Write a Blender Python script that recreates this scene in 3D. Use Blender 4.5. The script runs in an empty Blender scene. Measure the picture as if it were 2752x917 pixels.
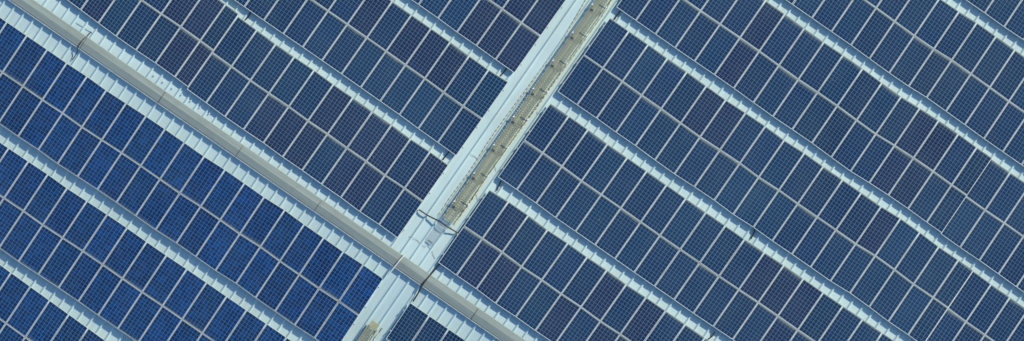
import bpy, bmesh, math, random
from mathutils import Vector, Matrix, noise
R = math.radians
random.seed(7)
scene = bpy.context.scene
COL = scene.collection

# ------------------------------------------------------------------ camera, sky, sun, exposure
W, HH = 2752.0, 917.0            # photograph size, used to place things on the real planes
S = 0.01593                      # metres per photo pixel at ridge height
CAMZ = 110.0
cam_d = bpy.data.cameras.new('camera'); cam = bpy.data.objects.new('camera', cam_d); COL.objects.link(cam)
cam.location = (0, 0, CAMZ); cam.rotation_euler = (0, 0, 0)
cam_d.sensor_width = 36; cam_d.lens = 36 * CAMZ / (W * S)
cam_d.clip_start = 1; cam_d.clip_end = 1000
scene.camera = cam
SUN_AZ = math.atan2(.817, .576); SUN_EL = R(27)
wd = bpy.data.worlds.new('World'); scene.world = wd; wd.use_nodes = True
nt = wd.node_tree; bg = nt.nodes['Background']
sky = nt.nodes.new('ShaderNodeTexSky'); sky.sky_type = 'NISHITA'; sky.sun_disc = False
sky.sun_elevation = SUN_EL; sky.sun_rotation = SUN_AZ; sky.ozone_density = 4.0; sky.air_density = 1.0; sky.dust_density = 0.3
nt.links.new(sky.outputs[0], bg.inputs[0]); bg.inputs[1].default_value = 0.15
sd = bpy.data.lights.new('sun', 'SUN'); sun = bpy.data.objects.new('sun', sd); COL.objects.link(sun)
sd.energy = 4.2; sd.angle = R(0.5); sd.color = (1.0, 0.90, 0.70)
sv = Vector((math.sin(SUN_AZ) * math.cos(SUN_EL), math.cos(SUN_AZ) * math.cos(SUN_EL), math.sin(SUN_EL)))
sun.rotation_euler = sv.to_track_quat('Z', 'Y').to_euler(); sun.location = (30, 20, 40)
vs = scene.view_settings; vs.view_transform = 'Standard'; vs.look = 'None'; vs.exposure = 0.36; vs.gamma = 1; vs.use_curve_mapping = False

# ------------------------------------------------------------------ planes: pixel -> place on the roof
TH = R(34.7)
U = Vector((math.cos(TH), -math.sin(TH), 0))      # along the ridge, to the lower right of the photo
V = Vector((-math.sin(TH), -math.cos(TH), 0))     # across it, to the lower left
SLOPE = math.tan(R(3.0))
RX, RY = (752 - W/2) * S, -(475 - HH/2) * S        # a point of the ridge line
RIDGE = Vector((RX, RY, 0))
def roof_z(x, y):
    d = (Vector((x, y, 0)) - RIDGE).dot(V)
    return -abs(d) * SLOPE
def P(px, py, h=0.0):
    x0, y0 = (px - W/2) * S, -(py - HH/2) * S
    z = 0
    x, y = x0, y0
    for _ in range(6):
        z = roof_z(x, y) + h
        k = (CAMZ - z) / CAMZ
        x, y = x0 * k, y0 * k
    return Vector((x, y, z))
def uv_of(p): 
    q = p - RIDGE
    return q.dot(U), q.dot(V)
def at(u, v, h=0.0):
    p = RIDGE + U * u + V * v
    return Vector((p.x, p.y, -abs(v) * SLOPE + h))

# ------------------------------------------------------------------ materials
def mat(name):
    m = bpy.data.materials.new(name); m.use_nodes = True
    return m, m.node_tree, m.node_tree.nodes['Principled BSDF']
def N(t, typ, **kw):
    n = t.nodes.new(typ)
    for k, v in kw.items():
        setattr(n, k, v)
    return n
def math_n(t, op, a, b=None, c=None, clamp=False):
    n = t.nodes.new('ShaderNodeMath'); n.operation = op; n.use_clamp = clamp
    for i, v in enumerate((a, b, c)):
        if v is None: continue
        if isinstance(v, (int, float)): n.inputs[i].default_value = v
        else: t.links.new(v, n.inputs[i])
    return n.outputs[0]
def mix_n(t, fac, a, b, blend='MIX'):
    n = t.nodes.new('ShaderNodeMix'); n.data_type = 'RGBA'; n.blend_type = blend
    for i, v in ((0, fac), (6, a), (7, b)):
        if isinstance(v, (int, float)): n.inputs[i].default_value = v
        elif isinstance(v, tuple): n.inputs[i].default_value = (*v, 1)[:4]
        else: t.links.new(v, n.inputs[i])
    return n.outputs[2]
def ramp_n(t, fac, stops):
    n = t.nodes.new('ShaderNodeValToRGB'); e = n.color_ramp.elements
    while len(e) < len(stops): e.new(0.5)
    for el, (p, c) in zip(e, stops):
        el.position = p; el.color = (*c, 1) if isinstance(c, tuple) else (c, c, c, 1)
    t.links.new(fac, n.inputs[0]); return n.outputs[0]
def noise_n(t, scale, detail=4, rough=.55, vec=None, dist=0):
    n = t.nodes.new('ShaderNodeTexNoise'); n.inputs['Scale'].default_value = scale
    n.inputs['Detail'].default_value = detail; n.inputs['Roughness'].default_value = rough; n.inputs['Distortion'].default_value = dist
    if vec is None:
        g = t.nodes.new('ShaderNodeNewGeometry'); vec = g.outputs['Position']
    t.links.new(vec, n.inputs['Vector']); return n.outputs[0]
def rot_pos(t, sx=1, sy=1):
    g = t.nodes.new('ShaderNodeNewGeometry'); mp = t.nodes.new('ShaderNodeMapping'); mp.vector_type = 'POINT'
    r = t.nodes.new('ShaderNodeVectorRotate'); r.rotation_type = 'Z_AXIS'; r.inputs['Angle'].default_value = TH
    t.links.new(g.outputs['Position'], r.inputs['Vector']); t.links.new(r.outputs[0], mp.inputs['Vector'])
    mp.inputs['Scale'].default_value = (sx, sy, 1); return mp.outputs[0]

def plain(name, col, rough=.6, metal=0, var=.15, scale=6, spec=.4):
    m, t, b = mat(name)
    n = noise_n(t, scale, 5)
    lo = tuple(c * (1 - var) for c in col); hi = tuple(min(1, c * (1 + var)) for c in col)
    t.links.new(ramp_n(t, n, [(.3, lo), (.7, hi)]), b.inputs['Base Color'])
    b.inputs['Roughness'].default_value = rough; b.inputs['Metallic'].default_value = metal
    b.inputs['Specular IOR Level'].default_value = spec
    return m

def roof_material():
    m, t, b = mat('pale_roof_paint')
    base = (0.52, 0.68, 0.67)
    n1 = noise_n(t, .35, 5)
    c = ramp_n(t, n1, [(.3, (0.445, 0.595, 0.60)), (.7, base)])
    st = noise_n(t, 1.0, 6, .65, rot_pos(t, 5.0, .5))
    c = mix_n(t, ramp_n(t, st, [(.48, 0), (.74, .5)]), c, (0.42, 0.50, 0.47))
    sp = noise_n(t, 9, 3, .6)
    c = mix_n(t, ramp_n(t, sp, [(.68, 0), (.78, .5)]), c, (0.30, 0.34, 0.31))
    fine = noise_n(t, 45, 2, .6)
    c = mix_n(t, ramp_n(t, fine, [(.35, .10), (.65, 0)]), c, (0.3, 0.36, 0.36))
    t.links.new(c, b.inputs['Base Color'])
    b.inputs['Roughness'].default_value = .55; b.inputs['Specular IOR Level'].default_value = .3
    bp = t.nodes.new('ShaderNodeBump'); bp.inputs['Strength'].default_value = .12; bp.inputs['Distance'].default_value = .02
    t.links.new(noise_n(t, 3, 4, .5, rot_pos(t, 3, .6)), bp.inputs['Height']); t.links.new(bp.outputs[0], b.inputs['Normal'])
    return m

def cell_material(name, poly):
    m, t, b = mat(name)
    uv = t.nodes.new('ShaderNodeUVMap'); uv.uv_map = 'UVMap'
    sep = t.nodes.new('ShaderNodeSeparateXYZ'); t.links.new(uv.outputs[0], sep.inputs[0])
    ux, uy = sep.outputs[0], sep.outputs[1]                 # in cells: 0..6 and 0..12
    oi = t.nodes.new('ShaderNodeObjectInfo')
    def line(x, w):
        f = math_n(t, 'FRACT', x); d = math_n(t, 'ABSOLUTE', math_n(t, 'SUBTRACT', f, .5))
        return math_n(t, 'GREATER_THAN', d, .5 - w)
    lx, ly = line(ux, .056), line(uy, .044)
    cellv = t.nodes.new('ShaderNodeCombineXYZ')
    t.links.new(math_n(t, 'FLOOR', ux), cellv.inputs[0]); t.links.new(math_n(t, 'FLOOR', uy), cellv.inputs[1])
    t.links.new(math_n(t, 'MULTIPLY', oi.outputs['Random'], 97.0), cellv.inputs[2])
    wn = t.nodes.new('ShaderNodeTexWhiteNoise'); wn.noise_dimensions = '3D'; t.links.new(cellv.outputs[0], wn.inputs[0])
    base = oi.outputs['Color']
    amt = .95 if poly else .18
    wv = math_n(t, 'MULTIPLY', math_n(t, 'POWER', wn.outputs[0], 2.2), 1.25, clamp=True) if poly else wn.outputs[0]
    c = mix_n(t, math_n(t, 'MULTIPLY', wv, amt), base,
              mix_n(t, 1.0, base, (1.0, 2.45, 2.4) if poly else (1.5, 1.6, 1.5), 'MULTIPLY'))
    # cell colour shifts in broad patches, crystal grain in the blue cells
    big = noise_n(t, 1.1, 3, .6)
    c = mix_n(t, ramp_n(t, big, [(.35, 0), (.7, .45)]), c, mix_n(t, 1.0, base, (.75, 1.35, 1.25) if poly else (.8, 1.3, 1.25), 'MULTIPLY'))
    if poly:
        gr = t.nodes.new('ShaderNodeTexVoronoi'); gr.inputs['Scale'].default_value = 38
        g = t.nodes.new('ShaderNodeNewGeometry'); t.links.new(g.outputs['Position'], gr.inputs['Vector'])
        c = mix_n(t, math_n(t, 'MULTIPLY', gr.outputs['Color'], .45), c, mix_n(t, 1.0, c, (1.2, 1.9, 1.7), 'MULTIPLY'))
    lc = (0.080, 0.205, 0.41) if poly else (0.11, 0.225, 0.36)
    lines = math_n(t, 'MAXIMUM', lx, ly)
    c = mix_n(t, math_n(t, 'MULTIPLY', lines, .85), c, lc)
    # broad bluish sheen painted into the colour, running over several modules
    hz = noise_n(t, .16, 4, .6)
    c = mix_n(t, ramp_n(t, hz, [(.40, 0), (.68, .13 if not poly else .05)]), c, (0.055, 0.125, 0.205))
    st = noise_n(t, 1.0, 5, .6, rot_pos(t, 5.5, .45))
    c = mix_n(t, ramp_n(t, st, [(.58, 0), (.74, .12)]), c, (0.13, 0.20, 0.25))
    # soiling: even film, water marks, and the band washed down to the low edge
    film = noise_n(t, .8, 5, .6)
    f = math_n(t, 'MULTIPLY', ramp_n(t, film, [(.35, 0), (.75, 1)]), .035)
    edge = math_n(t, 'DIVIDE', uy, 12.0)                     # 0 at the low edge
    wob = noise_n(t, 2.2, 3, .5)
    wid = math_n(t, 'ADD', .018, math_n(t, 'MULTIPLY', math_n(t, 'MULTIPLY', wob, .10), math_n(t, 'ADD', .08, math_n(t, 'POWER', oi.outputs['Random'], 1.5))))
    e = math_n(t, 'SUBTRACT', 1.0, math_n(t, 'DIVIDE', edge, wid), clamp=True)
    e = math_n(t, 'MULTIPLY', math_n(t, 'POWER', e, 1.2), .62 if not poly else .34)
    sx = math_n(t, 'DIVIDE', ux, 6.0)
    side = math_n(t, 'MULTIPLY', math_n(t, 'POWER', math_n(t, 'SUBTRACT', 1.0, math_n(t, 'MULTIPLY', math_n(t, 'MINIMUM', sx, math_n(t, 'SUBTRACT', 1.0, sx)), 14.0), clamp=True), 1.5), .05)
    fac = math_n(t, 'ADD', math_n(t, 'ADD', f, e), side, clamp=True)
    c = mix_n(t, fac, c, (0.30, 0.37, 0.33))
    drop = t.nodes.new('ShaderNodeTexVoronoi'); drop.inputs['Scale'].default_value = 1.3
    g2 = t.nodes.new('ShaderNodeNewGeometry'); t.links.new(g2.outputs['Position'], drop.inputs['Vector'])
    c = mix_n(t, math_n(t, 'LESS_THAN', drop.outputs['Distance'], .018), c, (0.5, 0.52, 0.5))
    t.links.new(c, b.inputs['Base Color'])
    b.inputs['Roughness'].default_value = .28; b.inputs['Specular IOR Level'].default_value = .35
    return m

M_ROOF = roof_material()
M_MONO = cell_material('dark_silicon_cells_under_glass', False)
M_POLY = cell_material('blue_silicon_cells_under_glass', True)
M_FRAME = plain('weathered_aluminium_frame', (0.56, 0.62, 0.61), .45, 0, .16, 5)
M_FRAME_D = plain('dusty_aluminium_frame', (0.43, 0.46, 0.41), .6, 0, .22, 3)
M_RAIL = plain('mounting_aluminium', (0.62, 0.64, 0.64), .4, .3, .1)
M_CAP = None
M_FRP = plain('olive_yellow_fibreglass', (0.36, 0.355, 0.215), .75, 0, .13, 3)
M_FRP2 = plain('worn_olive_fibreglass', (0.31, 0.31, 0.195), .8, 0, .13, 3)
M_EDGE = plain('dark_olive_edge', (0.13, 0.15, 0.11), .8, 0, .5, 14)  # mottled, darker tone for the right side channel of the grating
M_WHITE = plain('white_bracket_paint', (0.66, 0.72, 0.73), .45, 0, .08)
M_DARK = plain('dark_steel_bracket', (0.055, 0.065, 0.065), .6, 0, .3)
M_BLACK = plain('black_cable_sheath', (0.02, 0.018, 0.02), .5, 0, .3)
M_BROWN = plain('brown_thin_wire', (0.20, 0.17, 0.12), .7, 0, .3)
M_YROPE = plain('faded_yellow_rope', (0.60, 0.57, 0.36), .85, 0, .3, 25)
M_MESH = plain('galvanised_wire', (0.55, 0.62, 0.64), .5, .2, .2)
M_PIPE = plain('pale_grey_conduit', (0.62, 0.64, 0.61), .4, 0, .1)
M_WALL = plain('pale_wall_cladding', (0.5, 0.55, 0.55), .7, 0, .1)
def cap_material():
    m, t, b = mat('grey_ridge_sheet')
    n = noise_n(t, 1.0, 6, .65, rot_pos(t, .25, 6))
    c = ramp_n(t, n, [(.3, (0.205, 0.255, 0.235)), (.7, (0.285, 0.345, 0.32))])
    sp = noise_n(t, 2.3, 6, .7)
    c = mix_n(t, ramp_n(t, sp, [(.5, 0), (.75, .55)]), c, (0.175, 0.215, 0.20))
    f = noise_n(t, 60, 2)
    c = mix_n(t, ramp_n(t, f, [(.35, .3), (.6, 0)]), c, (0.18, 0.19, 0.17))
    t.links.new(c, b.inputs['Base Color']); b.inputs['Roughness'].default_value = .75; b.inputs['Specular IOR Level'].default_value = .3
    return m
M_CAP = cap_material()
M_CAP_LINE = plain('pale_flashing_metal', (0.45, 0.50, 0.49), .5, 0, .15)
M_SEAL = plain('dark_joint_sealant', (0.11, 0.11, 0.10), .8, 0, .3)
def ground_material():
    m, t, b = mat('yard_asphalt')
    n = noise_n(t, .4, 8, .6)
    t.links.new(ramp_n(t, n, [(.3, (0.04, 0.042, 0.045)), (.7, (0.065, 0.065, 0.065))]), b.inputs['Base Color'])
    b.inputs['Roughness'].default_value = .9
    return m

# ------------------------------------------------------------------ mesh helpers
def link(name, bm, m, parent=None, origin=None):
    """one mesh object, its origin moved to the given place (world) or to its own centre"""
    me = bpy.data.meshes.new(name)
    if origin is None:
        o = Vector((0, 0, 0))
        for v in bm.verts: o += v.co
        o /= max(1, len(bm.verts))
    else: o = Vector(origin)
    bmesh.ops.translate(bm, verts=bm.verts, vec=-o)
    bm.normal_update(); bm.to_mesh(me); bm.free()
    ms = m if isinstance(m, (list, tuple)) else [m]
    for k in ms: me.materials.append(k)
    ob = bpy.data.objects.new(name, me); COL.objects.link(ob)
    if parent is not None:
        ob.parent = parent; ob.location = o - Vector(parent['_w'])
    else:
        ob.location = o
    ob['_w'] = tuple(o)
    return ob
def empty(name, loc):
    o = bpy.data.objects.new(name, None); COL.objects.link(o); o.location = loc; o['_w'] = tuple(loc); o.empty_display_size = .2
    return o
def tag(o, label, cat, group=None, kind=None):
    if label: o['label'] = label
    if cat: o['category'] = cat
    if group: o['group'] = group
    if kind: o['kind'] = kind
    return o
def prism(bm, base, top, mi=0):
    """closed solid between two loops of the same length"""
    vb = [bm.verts.new(p) for p in base]; vt = [bm.verts.new(p) for p in top]
    n = len(base); fs = []
    fs.append(bm.faces.new(vb[::-1])); fs.append(bm.faces.new(vt))
    for i in range(n):
        fs.append(bm.faces.new((vb[i], vb[(i+1) % n], vt[(i+1) % n], vt[i])))
    for f in fs: f.material_index = mi
    return fs
def block(bm, c, ax, ay, az, lx, ly, lz, mi=0):
    """box at c (centre), axes ax ay az, sizes lx ly lz"""
    a, b_, d = ax * lx/2, ay * ly/2, az * lz/2
    base = [c - a - b_ - d, c + a - b_ - d, c + a + b_ - d, c - a + b_ - d]
    top = [p + d*2 for p in base]
    return prism(bm, base, top, mi)
def smooth_path(pts, n=6):
    out = []
    P_ = [pts[0]] + list(pts) + [pts[-1]]
    for i in range(1, len(P_) - 2):
        p0, p1, p2, p3 = P_[i-1:i+3]
        for k in range(n):
            t = k / n
            out.append(0.5 * ((2*p1) + (p2-p0)*t + (2*p0-5*p1+4*p2-p3)*t*t + (3*p1-p0-3*p2+p3)*t**3))
    out.append(pts[-1]); return out
def tube(bm, pts, r, sides=8, mi=0):
    rings = []
    for i, p in enumerate(pts):
        d = (pts[min(i+1, len(pts)-1)] - pts[max(i-1, 0)]).normalized()
        a = d.cross(Vector((0, 0, 1)));
        if a.length < 1e-3: a = Vector((1, 0, 0))
        a.normalize(); b_ = d.cross(a)
        rr = r(i) if callable(r) else r
        rings.append([bm.verts.new(p + (a*math.cos(k*2*math.pi/sides) + b_*math.sin(k*2*math.pi/sides))*rr) for k in range(sides)])
    for A, B in zip(rings, rings[1:]):
        for k in range(sides):
            f = bm.faces.new((A[k], A[(k+1) % sides], B[(k+1) % sides], B[k])); f.smooth = True; f.material_index = mi
    bm.faces.new(rings[0]); bm.faces.new(rings[-1][::-1])
UP = Vector((0, 0, 1))
def frame_dirs(v):      # unit axes lying in the slope at across-distance v
    s = SLOPE if v < 0 else -SLOPE
    vv = (V + UP * s).normalized(); return U.copy(), vv, U.cross(vv) * (-1 if U.cross(vv).z < 0 else 1)

# ------------------------------------------------------------------ ground and building
bm = bmesh.new()
vs_ = [bm.verts.new((x, y, -9.0)) for x, y in ((-400, -400), (400, -400), (400, 400), (-400, 400))]; bm.faces.new(vs_)
g = link('ground', bm, ground_material()); g['kind'] = 'structure'

PITCH = 30.75 * S
UPH = uv_of(P(1071.8, 689.4, .03))[0]       # one rib's place along the ridge
U0, U1, VEND = -46.0, 46.0, 30.0
building = empty('industrial_building', (RIDGE.x, RIDGE.y, -9.0))
tag(building, 'long low building under the pale mint ribbed metal roof', 'building')
def roof_slope(sgn):
    bm = bmesh.new(); prof = []
    k0 = math.ceil((U0 - UPH) / PITCH)
    k = k0; prof.append((U0, 0.0))
    while UPH + k * PITCH < U1 - .1:
        c = UPH + k * PITCH
        if c - .06 > U0 + .02:
            prof += [(c - .082, 0), (c - .015, .058), (c + .018, .058), (c + .052, 0)]
            # two shallow stiffening swages in the pan
            for q in (.25,):
                prof += [(c + q - .03, 0), (c + q, .002), (c + q + .03, 0)]
        k += 1
    prof.append((U1, 0.0))
    steps = [0.04, 4, 8, 12, 16, 20, 24, VEND]
    rows = []
    for j, v in enumerate(steps):
        rows.append([bm.verts.new(at(u, sgn * v, h)) for u, h in prof])
    for A, B in zip(rows, rows[1:]):
        for i in range(len(A) - 1):
            f = (A[i], A[i+1], B[i+1], B[i]) if sgn > 0 else (A[i], B[i], B[i+1], A[i+1])
            bm.faces.new(f[::-1])
    # underside so that the roof has thickness
    ub = [bm.verts.new(at(u, sgn * v, -.12)) for u, v in ((U0, .04), (U1, .04), (U1, VEND), (U0, VEND))]
    bm.faces.new(ub)
    bmesh.ops.recalc_face_normals(bm, faces=bm.faces)
    # make sure the sheet faces up
    for f in bm.faces:
        pass
    return link('roof_slope', bm, M_ROOF, building)
for sgn in (-1, 1):
    o = roof_slope(sgn)
bm = bmesh.new()
for a, b_ in (((U0+.5, -VEND+.5), (U1-.5, -VEND+.5)), ((U1-.5, -VEND+.5), (U1-.5, VEND-.5)), ((U1-.5, VEND-.5), (U0+.5, VEND-.5)), ((U0+.5, VEND-.5), (U0+.5, -VEND+.5))):
    p, q = at(*a), at(*b_); p.z = q.z = 0
    d = (q - p).normalized(); n = d.cross(UP)
    c = (p + q) / 2; c.z = (-9 + -1.75) / 2
    block(bm, c, d, n, UP, (q - p).length, .2, 9 - 1.75)
link('wall', bm, M_WALL, building)

# ridge cap: a part of the roof, sheet after sheet
cap_joints = [(227, 112), (438, 256), (643, 406), (853.5, 554), (1072, 698), (1278, 840)]
ju = [uv_of(P(x, y, .12))[0] for x, y in cap_joints]
ju = [ju[0] - 4.05, *ju, ju[-1] + 4.0]
while ju[0] > -30: ju.insert(0, ju[0] - 4.05)
while ju[-1] < 30: ju.append(ju[-1] + 4.05)
# cross-section across v: (v, h); upper edge on the photo is -v
for i, (a, b_) in enumerate(zip(ju, ju[1:])):
    a2, b2 = a + .012, b_ - .012
    lift = .004 * (i % 2)
    sec = [(-.235, .062), (-.215, .090), (.02, .128), (.045, .134), (.07, .130), (.335, .100), (.345, .052)]
    bm = bmesh.new()
    def pt(u, v, h): 
        q = RIDGE + U*u + V*v; return Vector((q.x, q.y, h + lift))
    A = [pt(a2, v, h) for v, h in sec]; B = [pt(b2, v, h) for v, h in sec]
    prism(bm, A, B); bmesh.ops.recalc_face_normals(bm, faces=bm.faces)
    cp = link('ridge_cap', bm, M_CAP, building)
    bm = bmesh.new()      # narrow bright flashing below its lower-left lip, a slot between the two
    block(bm, pt((a2+b2)/2, .384, .088), U, V, UP, b2 - a2, .030, .03)
    block(bm, pt((a2+b2)/2, .40, .068), U, V, UP, b2 - a2, .006, .05)
    link('edge_flashing', bm, M_CAP_LINE, cp)
    bm = bmesh.new()
    jw = .035 if i % 4 == 1 else .016
    for ja, jb, jz in ((-.21, .02, .112), (.07, .33, .118)):
        sl = (.038/.235) if ja < 0 else -(.030/.265)
        ax2 = (V + UP * sl).normalized(); block(bm, pt(b_, (ja+jb)/2, jz), U, ax2, U.cross(ax2), jw, jb - ja, .010)
    link('joint_strip', bm, M_SEAL, cp)

# ------------------------------------------------------------------ solar arrays
T = {1: (0, 0), 2: (688, 0), 3: (1376, 0), 4: (2064, 0), 5: (0, 458), 6: (688, 458), 7: (1376, 458), 8: (2064, 458)}
def q(t, *pts):
    return [(T[t][0] + x / 1.873, T[t][1] + y / 1.873) for x, y in pts]
# name: (mid-line junctions, columns to add on the left, on the right, side of the ridge, end at the walkway)
ARR = {
 'LC': (q(2, (1240, 45)) + q(3, (48, 115), (145, 183)), 9, 0, 'up', 'R'),
 'LD': (q(2, (265, -12), (363, 55), (460, 122), (558, 190), (655, 258), (753, 327), (850, 395), (945, 465), (1043, 535), (1140, 600)), 6, 0, 'up', 'R'),
 'LE': (q(1, (712, 0), (812, 70), (910, 135), (1008, 205), (1068, 265), (1165, 335), (1260, 405)) + q(2, (65, 470), (165, 537), (262, 608), (360, 675), (458, 745), (555, 812)) + q(6, (650, 25), (748, 90), (842, 158)), 7, 0, 'up', 'R'),
 'M1': (q(1, (12, 365), (115, 435), (213, 503), (315, 570), (412, 640), (512, 705), (612, 770), (708, 835)) + q(5, (805, 45), (905, 115), (1010, 182), (1108, 250), (1207, 320)) + q(6, (22, 385), (120, 457), (218, 525), (317, 595), (417, 660), (519, 732)), 4, 0, 'down', 'R'),
 'M2': (q(5, (20, 140), (118, 205), (215, 275), (315, 340), (417, 407), (517, 475), (616, 545), (715, 613), (818, 682), (917, 750), (1018, 820)), 4, 7, 'down', 'R'),
 'M3': (q(5, (30, 770), (127, 840)), 4, 6, 'down', None),
 'RF': (q(6, (651, 850), (749, 917)), 0, 6, 'down', 'L'),
 'RE': (q(6, (1045, 280), (1140, 343), (1240, 412)) + q(7, (48, 485), (150, 552), (248, 622), (347, 688), (445, 760), (545, 825)), 0, 7, 'up', 'L'),
 'RD': (q(3, (60, 705), (155, 770), (252, 838)) + q(7, (350, 53), (450, 122), (548, 190), (648, 260), (745, 328), (847, 398), (945, 465), (1042, 533), (1142, 600), (1240, 665)) + q(8, (50, 733), (150, 803)), 0, 7, 'up', 'L'),
 'RC': (q(3, (360, 275), (458, 343), (556, 410), (653, 480), (751, 548), (849, 620), (947, 690), (1047, 755), (1147, 822)) + q(7, (1242, 35)) + q(8, (55, 100), (150, 168), (248, 235), (342, 300), (442, 370), (540, 430), (637, 500), (733, 573), (832, 640), (902, 692), (997, 762), (1092, 828)), 0, 6, 'up', 'L'),
 'RB': (q(3, (950, 55), (1048, 122), (1148, 190), (1245, 258)) + q(4, (55, 330), (153, 400), (250, 465), (349, 533), (446, 605), (543, 675), (637, 733), (733, 795)) + q(8, (832, 5), (925, 73), (995, 130), (1093, 200), (1190, 265), (1286, 333)), 3, 5, 'up', 'L'),
 'RA': (q(4, (545, 40), (638, 108), (737, 180), (835, 247), (925, 303), (1022, 372), (1117, 440), (1213, 510)), 8, 6, 'up', None),
 'RZ': (q(4, (1217, -123), (1314, -53), (1412, 12)), 6, 5, 'up', None),
}
def across(x, side, L):
    """pixel vector of one panel height, towards the lower left"""
    if side == 'down': ang, ln = 33.6, 119.6
    elif x < 1250: ang, ln = 35.0, 120.3
    else: ang, ln = 35.3 - max(0, (x - 1500)) / 1000 * 1.3, 122.2
    return (-math.sin(R(ang)) * ln, math.cos(R(ang)) * ln)
ORD = ['zeroth','first','second','third','fourth','fifth','sixth','seventh','eighth','ninth','tenth','eleventh','twelfth','thirteenth','fourteenth','fifteenth','sixteenth','seventeenth','eighteenth','nineteenth','twentieth','twenty-first','twenty-second','twenty-third','twenty-fourth','twenty-fifth','twenty-sixth','twenty-seventh','twenty-eighth']
ANAME = {
 'LE': 'array nearest ridge, upper left', 'LD': 'second array above ridge, upper left', 'LC': 'third array above ridge, upper left',
 'M1': 'array just below ridge', 'M2': 'second array below ridge', 'M3': 'bottom left corner array',
 'RF': 'bottom-edge array right of walkway', 'RE': 'first array above ridge, right side', 'RD': 'second array above ridge, right side',
 'RC': 'third array above ridge, right side', 'RB': 'fourth array above ridge, right side', 'RA': 'fifth array above ridge', 'RZ': 'top right corner array'}
GLASS_H = .187
TONES = {'b': ((0.003, 0.015, 0.052), 'navy blue'), 'v': ((0.008, 0.011, 0.041), 'violet-navy'), 't': ((0.0028, 0.019, 0.057), 'teal blue'),
         's': ((0.0045, 0.016, 0.047), 'slate blue'), 'p': ((0.0024, 0.0150, 0.060), 'bright blue'), 'd': ((0.0024, 0.0118, 0.050), 'deep blue')}
TONEMAP = {}
TONEMAP = {('LE','upper'):'vbvvvvbtbbbsvv', ('LE','lower'):'bbvvbvvvbbbvvbbtv', ('LD','upper'):'tbvvvbvbb', ('LD','lower'):'btttttbtbbb',
 ('LC','upper'):'vvbb', ('LC','lower'):'vvvttb', ('RC','upper'):'bbtbbvvbbtssbbvtbssbb', ('RC','lower'):'bbbtttbbtttbbtttbtsb',
 ('RD','upper'):'bbbtbbbtbbsvvvsbbb', ('RD','lower'):'bbbttbtbbbbssvbb', ('RE','upper'):'bvbbbbvbvb', ('RE','lower'):'bvvbtvbvv',
 ('RB','upper'):'bbbvbbbtstsvvbsb', ('RB','lower'):'bbtbtvbtbssbbvvsbtbb', ('RA','lower'):'btbtbbsssbbb', ('RA','upper'):'bbttbssstbb'}
def visible_area(poly):
    """share of the pixel quad inside the picture, by sampling"""
    n = 0
    a, b_, c, d = poly
    for i in range(12):
        for j in range(12):
            s, t = (i+.5)/12, (j+.5)/12
            x = (a[0]*(1-s)+b_[0]*s)*(1-t) + (d[0]*(1-s)+c[0]*s)*t
            y = (a[1]*(1-s)+b_[1]*s)*(1-t) + (d[1]*(1-s)+c[1]*s)*t
            if 0 <= x < W and 0 <= y < HH: n += 1
    return n / 144
def quad_inset(c4, gap):
    a, b_, c, d = c4; eu = (b_ - a).normalized(); ev = (d - a).normalized()
    return [a + eu*gap + ev*gap, b_ - eu*gap + ev*gap, c - eu*gap - ev*gap, d + eu*gap - ev*gap]
def panel_meshes(c4, lowfirst, ncol):
    """c4: world corners, a-b along the row, d-c the far side across; returns frame bmesh and cell bmesh"""
    out = quad_inset(c4, .012); inn = quad_inset(c4, .012 + .021)
    fr = bmesh.new()
    dn = UP * .040
    vo = [fr.verts.new(p) for p in out]; vi = [fr.verts.new(p) for p in inn]
    wo = [fr.verts.new(p - dn) for p in out]; wi = [fr.verts.new(p - UP * .006) for p in inn]
    for i in range(4):
        j = (i+1) % 4
        f = fr.faces.new((vo[i], vo[j], vi[j], vi[i]))
        fr.faces.new((vo[j], vo[i], wo[i], wo[j])); fr.faces.new((vi[i], vi[j], wi[j], wi[i]))
        if (i == 0 and lowfirst) or (i == 2 and not lowfirst): f.material_index = 1
    fr.faces.new(wo)
    bmesh.ops.recalc_face_normals(fr, faces=fr.faces)
    gl = bmesh.new(); gi = quad_inset(c4, .012 + .0215)
    ins = [p - UP * .0045 for p in gi]
    vv = [gl.verts.new(p) for p in ins]; f = gl.faces.new(vv)
    ul = gl.loops.layers.uv.new('UVMap')
    uvs = [(0, 0), (ncol, 0), (ncol, 12), (0, 12)] if lowfirst else [(0, 12), (ncol, 12), (ncol, 0), (0, 0)]
    for l, c in zip(f.loops, uvs): l[ul].uv = c
    f.normal_update()
    if f.normal.z < 0: f.normal_flip()
    return fr, gl
rest_f, rest_g = bmesh.new(), bmesh.new()
rest_uv = rest_g.loops.layers.uv.new('UVMap')
def merge(dst, src, uvl=None):
    sl = src.loops.layers.uv.active
    mp = {v: dst.verts.new(v.co) for v in src.verts}
    for f in src.faces:
        nf = dst.faces.new([mp[v] for v in f.verts]); nf.material_index = f.material_index
        if uvl and sl:
            for l, l2 in zip(f.loops, nf.loops): l2[uvl].uv = l[sl].uv
    src.free()
panel_count = 0; ENDS = {}
rnd = random.Random(21)
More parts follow.
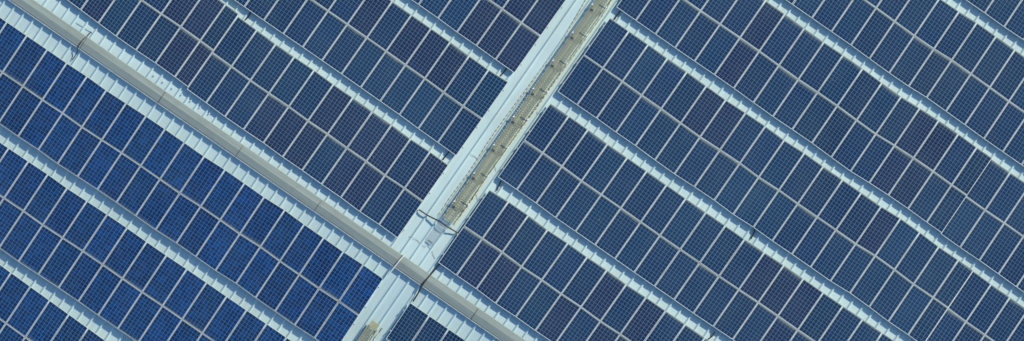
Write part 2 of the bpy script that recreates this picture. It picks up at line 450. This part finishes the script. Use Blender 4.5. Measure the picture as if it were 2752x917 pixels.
for name, (pts, exl, exr, side, end) in ARR.items():
    pts = list(pts)
    n0 = min(4, len(pts)-1)
    du = ((pts[n0][0]-pts[0][0])/n0, (pts[n0][1]-pts[0][1])/n0); de = ((pts[-1][0]-pts[-1-n0][0])/n0, (pts[-1][1]-pts[-1-n0][1])/n0)
    if name in ('LC', 'LD', 'RZ', 'RA'): du = (52.3, 36.3)
    for _ in range(exl): pts.insert(0, (pts[0][0]-du[0], pts[0][1]-du[1]))
    for _ in range(exr): pts.append((pts[-1][0]+de[0], pts[-1][1]+de[1]))
    cols = list(zip(pts, pts[1:]))
    if end == 'R': ENDS[name] = (pts[-1], 'R')
    if end == 'L': ENDS[name] = (pts[0], 'L')
    for row in ('upper', 'lower'):
        items = []
        for ci, (p0, p1) in enumerate(cols):
            d0, d1 = across(p0[0], side, 0), across(p1[0], side, 0)
            if row == 'upper': quad = [(p0[0]-d0[0], p0[1]-d0[1]), (p1[0]-d1[0], p1[1]-d1[1]), p1, p0]
            else: quad = [p0, p1, (p1[0]+d1[0], p1[1]+d1[1]), (p0[0]+d0[0], p0[1]+d0[1])]
            items.append((ci, quad, visible_area(quad)))
        vis = [it for it in items if it[2] > .012]
        viscols = [it[0] for it in vis]
        for ci, quad, va in items:
            if va <= .012 and not any(abs(ci - k) <= 3 for k in viscols): continue
            wj = math.hypot(quad[1][0]-quad[0][0], quad[1][1]-quad[0][1])
            ncol = 6 if wj > 52 else 4
            if ncol == 4:       # the short column stays in line with the panels on its left, the row steps after it
                wx = (quad[1][0]-quad[0][0]) * 1.12; sl = (du[1]/du[0])
                quad = [quad[0], (quad[0][0]+wx, quad[0][1]+wx*sl), (quad[3][0]+wx, quad[3][1]+wx*sl), quad[3]]
            # real mounting is never perfectly even: a few mm in height and turn
            c4 = [P(x, y, GLASS_H + rnd.uniform(-.003, .003)) for x, y in quad]
            low = (side == 'up')      # the slope falls to the upper right above the ridge
            fr, gl = panel_meshes(c4, low, ncol)
            if va <= .012:
                merge(rest_f, fr); merge(rest_g, gl, rest_uv); continue
            panel_count += 1
            idx = viscols.index(ci)
            if end == 'R' and (len(cols)-1) in viscols: k, ref = len(viscols) - idx, 'from walkway'
            elif end == 'L' and 0 in viscols: k, ref = idx + 1, 'from walkway'
            else: k, ref = idx + 1, 'from left'
            tm = TONEMAP.get((name, row), '')
            if ref == 'from walkway' and k <= len(tm): tone = tm[k-1]
            elif ref != 'from walkway' and k <= len(tm): tone = tm[k-1]
            else: tone = rnd.choice('ppd') if name[0] == 'M' else rnd.choice('bbbts')
            rgb, tn = TONES[tone]
            ctr = sum(c4, Vector()) / 4
            root = empty('solar_panel', ctr - UP * .04)
            lab = f"{'narrow ' if ncol == 4 else ''}{tn} panel, {ORD[k]} {ref}, {row} row, {ANAME[name]}"
            tag(root, lab, 'solar panel', 'solar panels laid in double rows on the roof')
            fo = link('frame', fr, [M_FRAME, M_FRAME_D], root)
            go = link('cell_glass', gl, M_POLY if name[0] == 'M' else M_MONO, root)
            j = rnd.uniform(.9, 1.12)
            go.color = (rgb[0]*j*rnd.uniform(.9, 1.1), rgb[1]*j, rgb[2]*j*rnd.uniform(.94, 1.06), 1)
        # aluminium rails under this row, their ends show past the array
        if not vis: continue
        for fr_, nm in ((.23, 0), (.77, 1)):
            a = vis[0][1]; b_ = vis[-1][1]
            def lerp(p, r_, t): return (p[0]*(1-t)+r_[0]*t, p[1]*(1-t)+r_[1]*t)
            pa, pb = lerp(a[0], a[3], fr_), lerp(b_[1], b_[2], fr_)
            A, B = P(*pa, GLASS_H - .065), P(*pb, GLASS_H - .065)
            d = (B - A).normalized()
            A -= d * .035; B += d * .035
            bm = bmesh.new(); n = UP.cross(d).normalized()
            block(bm, (A+B)/2, d, n, d.cross(n), (B-A).length, .04, .042)
            rl = link('mounting_rail', bm, M_RAIL)
            tag(rl, f"thin aluminium rail, {'upper' if nm == 0 else 'lower'} of two under {row} row of {ANAME[name]}", 'mounting rail', 'aluminium rails under the panel rows')
            # end clamp on the walkway side
            if name in ENDS and ((ENDS[name][1] == 'R' and (len(cols)-1) in viscols) or (ENDS[name][1] == 'L' and 0 in viscols)):
                E = B if ENDS[name][1] == 'R' else A
                sg = 1 if ENDS[name][1] == 'R' else -1
                bm = bmesh.new()
                block(bm, E - d * sg * .022 + UP * .050, d, n, d.cross(n), .022, .04, .06)
                block(bm, E - d * sg * .008 + UP * .024, d, n, d.cross(n), .03, .045, .010)
                link('end_clamp', bm, M_WHITE if sg < 0 else M_DARK, rl)
fo = link('outlying_panels', rest_f, [M_FRAME, M_FRAME_D])
tag(fo, 'further solar panels continuing past the edges of the picture', 'solar panels', None, 'stuff')
go = link('cell_glass', rest_g, M_MONO, fo); go.color = (*TONES['b'][0], 1); go['kind'] = 'stuff'
print('PANELS', panel_count)

# ------------------------------------------------------------------ walkway of grating beside the left arrays
GA, GB = P(1567, 78, .22), P(1205.5, 594, .22)          # centre line, from above the frame to its lower end
def wline(p0, p1, t): return p0 + (p1 - p0) * t
def grating(name, p_hi, p_lo, width, label, end_plate=False, mesh_only=False, up=.16):
    """a raised section of grating between two points of its centre line"""
    d = (p_lo - p_hi).normalized(); n = UP.cross(d).normalized(); z = d.cross(n)
    if z.z < 0: z = -z
    if n.dot(U) < 0: n = -n
    L = (p_lo - p_hi).length - .012; c = (p_hi + p_lo) / 2
    root = empty(name, c - UP * up)
    tag(root, label, 'walkway grating', 'sections of grating laid along the roof walkway')
    if mesh_only:
        bm = bmesh.new()
        for k in range(9): block(bm, c + n * (-width/2 + width * k / 8), d, n, z, L, .007, .010)
        for k in range(int(L / .075) + 1): block(bm, c + d * (-L/2 + L * k / int(L / .075)) - z*.008, n, d, z, width, .009, .008)
        link('wire_mesh', bm, M_MESH, root)
        bm = bmesh.new()
        block(bm, c + d * (L/2), n, d, z, width * .55, .03, .03); link('end_bar', bm, M_DARK, root)
        return root
    bm = bmesh.new()            # two side channels
    block(bm, c - n * (width/2 - .012), d, n, z, L, .024, .05); link('side_channel', bm, M_FRP2, root)
    bm = bmesh.new(); block(bm, c + n * (width/2 - .020), d, n, z, L, .030, .05); link('side_channel', bm, M_EDGE, root)
    bm = bmesh.new()
            # long bars
    a, b_ = -.09, width/2 - .035
    nb = 6
    for k in range(nb): block(bm, c + n * (a + (b_-a) * k / (nb-1)) + z*.010, d, n, z, L, .021, .022)
    link('long_bars', bm, M_FRP, root)
    bm = bmesh.new()            # rungs across, closer set at the left side
    m = int(L / .11)
    for k in range(m + 1):
        pz = c + d * (-L/2 + .01 + (L-.02) * k / m) - z * .014
        block(bm, pz, n, d, z, width - .05, .022 if k % 2 else .034, .020)
    link('cross_bars', bm, M_FRP, root)
    bm = bmesh.new()            # wide worn tread strip at the left
    block(bm, c + n * (-.13) + z*.004, d, n, z, L, .03, .018); block(bm, c + n * (-.20) + z*.004, d, n, z, L, .030, .018)
    link('tread_strip', bm, M_FRP2, root)
    # support feet
    for s in (-1, 1):
        bm = bmesh.new()
        block(bm, c + n * s * (width/2 - .04) - z * (up/2 + .01) - d * (L/2 - .1), d, n, z, .05, .05, up - .04); link('support_foot', bm, M_DARK, root)
    if end_plate:
        bm = bmesh.new(); block(bm, p_hi - d * .10 + z * .012, n, d, z, width * .82, .30, .05); link('end_plate', bm, M_FRP, root)
        bm = bmesh.new()
        block(bm, c + n * (width * .31) + z * .022, n, d, z, .001, L, .001)
        bm.free()
    return root
d = (GB - GA).normalized(); secL = 1.477; k = -3
joints = []
# the joints fall where the white brackets stand
JA = P(1440 + 900/5.363, 110/5.363, .25)
t0 = (JA - GA).dot(d)
p = t0
while p > -4.0: p -= secL
bound = [p + secL * i for i in range(40)]
Lend = (GB - GA).length
secs = [(a, min(a + secL, Lend)) for a in bound if a < Lend - .2]
nsec = len(secs)
vis_i = 0
for i, (a, b_) in enumerate(secs):
    mid = GA + d * ((a + b_) / 2)
    from_low = nsec - i
    lab = f"olive slotted grating section, {ORD[from_low]} up from the black hose, upper walkway"
    grating('walkway_grating', GA + d * a, GA + d * b_, .56, lab, up=.22)
    # brackets at the upper joint
    n = UP.cross(d).normalized(); n = n if n.dot(U) > 0 else -n
    for s, off in ((-1, .0), (1, .36)):
        bm = bmesh.new(); c = GA + d * (a + (.03 if s < 0 else -.22)) + n * (s * (.28 if s < 0 else .29)) + UP * .035
        block(bm, c, d, n, UP, .065, .065, .025); block(bm, c - UP*.05, d, n, UP, .03, .05, .08)
        w = link('joint_clamp', bm, M_WHITE)
        tag(w, f"white clamp on {'left' if s < 0 else 'right'} edge of grating, {ORD[from_low]} joint above hose", 'clamp', 'white clamps at the grating joints')
    bm = bmesh.new(); c = GA + d * (a - .13) + n * .10 + UP * .030
    block(bm, c, n, d, UP, .30, .035, .014)
    for q_ in range(6): block(bm, c + n * (-.12 + q_*.048) + UP*.008, n, d, UP, .018, .055, .010)
    w = link('joint_bracket', bm, M_DARK)
    tag(w, f"dark toothed bracket across grating, {ORD[from_low]} joint above hose", 'bracket', 'dark brackets at the grating joints')
    bm = bmesh.new(); c = GA + d * (a + .24) - n * .165 + UP * .026
    block(bm, c, n, d, UP, .14, .075, .02); block(bm, c + UP*.012, n, d, UP, .05, .04, .008)
    w = link('hold_down_plate', bm, M_DARK)
    tag(w, f"small dark plate on left of grating, {ORD[from_low]} joint above hose", 'plate', 'dark plates at the grating joints')
# short bare mesh below the hose
mA, mB = P(1192, 606, .09), P(1156, 650, .09)
grating('walkway_mesh', mA, mB, .44, 'pale bare wire mesh section at the lower end below the hose', mesh_only=True)
# second run starting below the ridge
hA, hB = P(1002, 880, .20), P(964, 935, .20)
hd = (hB - hA).normalized()
for i in range(3):
    grating('walkway_grating', hA + hd * (i * 1.3), hA + hd * (i * 1.3 + 1.29), .46,
            'olive grating with solid end plate below the ridge at bottom edge' if i == 0 else 'olive grating continuing past the bottom edge', end_plate=(i == 0), up=.20)
# faded yellow ropes beside it
def rope(pix, h, label, wav=0.0):
    pts = smooth_path([P(x, y, h) for x, y in pix], 3)
    dense = []
    for a, b_ in zip(pts, pts[1:]):
        m = max(1, int((b_-a).length / .05))
        for k in range(m): dense.append(a + (b_-a) * k / m)
    dd = (dense[-1] - dense[0]).normalized(); n = UP.cross(dd)
    dense = [p + n * (math.sin(i * .8) * wav + math.sin(i*.13)*wav) for i, p in enumerate(dense)]
    bm = bmesh.new(); tube(bm, dense, lambda i: .011 + .014 * (i % 4 in (0, 1)), 6)
    return tag(link('rope', bm, M_YROPE), label, 'rope')
rope([(1440+760/5.363, -12), (1440+490/5.363, 400/5.363), (1440+190/5.363, 850/5.363), (1260+400/5.363, 300+270/5.363), (1260+30/5.363, 300+840/5.363), (1100+620/5.363, 520+20/5.363), (1100+500/5.363, 520+200/5.363), (1100+400/5.363, 520+340/5.363)], .03,
     'knotted pale yellow rope along the left side of the grating')
rope([(1440+1110/5.363, 5/5.363-6), (1440+950/5.363, 240/5.363), (1440+560/5.363, 790/5.363), (1260+890/5.363, 300+70/5.363), (1260+400/5.363, 300+740/5.363), (1100+900/5.363, 520+100/5.363), (1100+740/5.363, 520+330/5.363), (1100+600/5.363, 520+510/5.363)], .03,
     'loose wavy yellow rope along the right side of the grating', .008)
rope([(920+790/7.33, 800+600/7.33), (920+720/7.33, 800+700/7.33), (920+640/7.33, 800+800/7.33), (1000, 925)], .03, 'short yellow rope right of the grating at the bottom edge', .012)

# ------------------------------------------------------------------ cables, hose, conduit
def cable(name, pts, r, m, label, cat, group=None):
    bm = bmesh.new(); tube(bm, smooth_path([P(x, y, h) for x, y, h in pts], 7), r, 8)
    return tag(link(name, bm, m), label, cat, group)
z6 = lambda x, y, h: (160 + x/5.363, 60 + y/5.363, h)
cable('cable', [z6(455, 135, .06), z6(400, 200, .08), z6(345, 245, .13), z6(300, 300, .16), z6(265, 360, .16), z6(255, 420, .13), z6(235, 465, .10), z6(182, 545, .05)], .017, M_BLACK,
      'thin black cable bent over the ridge at upper left', 'cable')
z2 = lambda x, y, h: (1100 + x/5.363, 520 + y/5.363, h)
cable('hose', [z2(138, 233, .09), z2(200, 275, .13), z2(270, 320, .12), z2(345, 358, .15), z2(420, 395, .20), z2(500, 450, .24), z2(570, 495, .22), z2(640, 535, .15), z2(700, 570, .10)], .029, M_BLACK,
      'black hose stretched across the walkway over the end of the grating', 'hose')
z3 = lambda x, y, h: (1000 + x/5.363, 640 + y/5.363, h)
cable('cable', [z3(990, 355, .10), z3(950, 400, .09), z3(880, 485, .07), z3(800, 575, .13), z3(750, 640, .17), z3(700, 715, .17), z3(660, 800, .12), (688+790/1.873, 458+660/1.873, .10)], .032, M_BLACK,
      'thick black cable crossing the ridge right of the walkway', 'cable')
cable('conduit', [z3(497, 205, .15), z3(445, 268, .17), z3(400, 318, .19), z3(355, 375, .20), z3(310, 432, .20), z3(265, 490, .19), z3(225, 548, .17)], .028, M_PIPE,
      'pale grey conduit pipe lying across the ridge at the walkway', 'conduit')
def tilept(t, x, y, h): a, b_ = T[t]; return (a + x/1.873, b_ + y/1.873, h)
drops = [
 ([(1440+1225/5.363, 150/5.363, .11), (1440+1175/5.363, 215/5.363, .05), (1440+1130/5.363, 288/5.363, .04)], 'black cable in the topmost gap right of the walkway'),
 ([tilept(6, 1234, 52, .11), tilept(6, 1222, 78, .05), tilept(6, 1212, 102, .04)], 'black cable in the second gap above the ridge right of walkway'),
 ([tilept(2, 1264, 340, .11), tilept(2, 1250, 360, .05), tilept(2, 1230, 384, .04)], 'black cable in the upper gap at its walkway end, left side'),
 ([tilept(2, 978, 756, .11), tilept(2, 962, 776, .05), tilept(2, 940, 806, .04)], 'black cable in the lower gap at its walkway end, left side'),
 ([tilept(1, 1262, 58, .11), tilept(1, 1252, 82, .06), tilept(1, 1233, 102, .04)], 'bent black cable in the lower left gap near the top edge'),
 ([(1960+745/10.7, 600+165/10.7, .11), (1960+710/10.7, 600+270/10.7, .06), (1960+660/10.7, 600+380/10.7, .05), (1960+615/10.7, 600+460/10.7, .04)], 'black cable hanging in the long gap at lower right'),
 ([tilept(7, 1020, 812, .11), tilept(7, 1010, 832, .05), tilept(7, 988, 850, .04)], 'short curved black cable in the gap near the bottom edge'),
]
for pts, lab in drops: cable('cable', pts, .026, M_BLACK, lab, 'cable', 'black cables dropping out from under the arrays')
thin = [
 ([z2(955, -5, .02), z2(975, 45, .02), z2(985, 95, .02)], 'thin brown wire by the lowest right-hand rope end'),
 ([z2(0, 620, .02), z2(55, 640, .06), z2(110, 670, .02), z2(152, 715, .02)], 'curved brown wire left of the wire mesh'),
 ([z2(190, 738, .05), z2(240, 772, .02)], 'shortest brown wire, just below the wire mesh'),
 ([z2(258, 752, .02), z2(295, 785, .02), z2(318, 815, .05)], 'small brown wire near the right rib below the mesh'),
 ([z3(870, 180, .03), z3(880, 240, .02), z3(912, 300, .02)], 'brown wire beside the corner of the right-hand array by the ridge'),
 ([(1260+985/5.363, 300, .02), (1260+990/5.363, 300+50/5.363, .02), (1260+975/5.363, 300+75/5.363, .02)], 'small brown wire right of grating at mid walkway'),
 ([(1260+20/5.363, 300+612/5.363, .06), (1260+70/5.363, 300+640/5.363, .02), (1260+140/5.363, 300+690/5.363, .02)], 'brown wire reaching the left rope from the walkway rib'),
 ([(1260+375/5.363, 300+765/5.363, .02), (1260+380/5.363, 300+810/5.363, .02), (1260+395/5.363, 300+858/5.363, .02)], 'thin brown wire right of grating at lower walkway'),
]
for pts, lab in thin: cable('wire', pts, .006, M_BROWN, lab, 'wire', 'thin brown wires on the walkway')

# small white clamps on the ribs and shadow strips, below the array edge by the ridge
for i in range(7):
    px, py = 380 + (255 + 176*i)/7.16, 180 + (155 + 123*i)/7.16
    c = P(px, py, .05); bm = bmesh.new()
    block(bm, c, U, V, UP, .045, .04, .03); block(bm, c + V*.02 + UP*.018, U, V, UP, .03, .06, .01)
    tag(link('rib_clamp', bm, M_WHITE), f"small white rib clamp, {ORD[i+1]} from left, below array edge beside ridge", 'clamp', 'white rib clamps in the shade by the ridge')
for i, (x0, y0, x1, y1) in enumerate(((250, 0, 345, 55), (380, 85, 500, 150))):  # strips added to stand for shadow marks between the ribs
    A, B = P(160 + x0/5.363, 60 + y0/5.363, .012), P(160 + x1/5.363, 60 + y1/5.363, .012)
    bm = bmesh.new(); dd = (B-A).normalized(); n = UP.cross(dd)
    block(bm, (A+B)/2, dd, n, UP, (B-A).length, .07, .006); block(bm, (A+B)/2 - n*.045*0 + V*.04, dd, n, UP, (B-A).length, .008, .03)
    tag(link('shadow_strip', bm, M_ROOF), f"short pale strip standing for a shadow between ribs above the ridge, {ORD[i+1]} from left", 'shadow strip', 'pale strips between ribs by the ridge')

for o in bpy.data.objects:
    if '_w' in o: del o['_w']
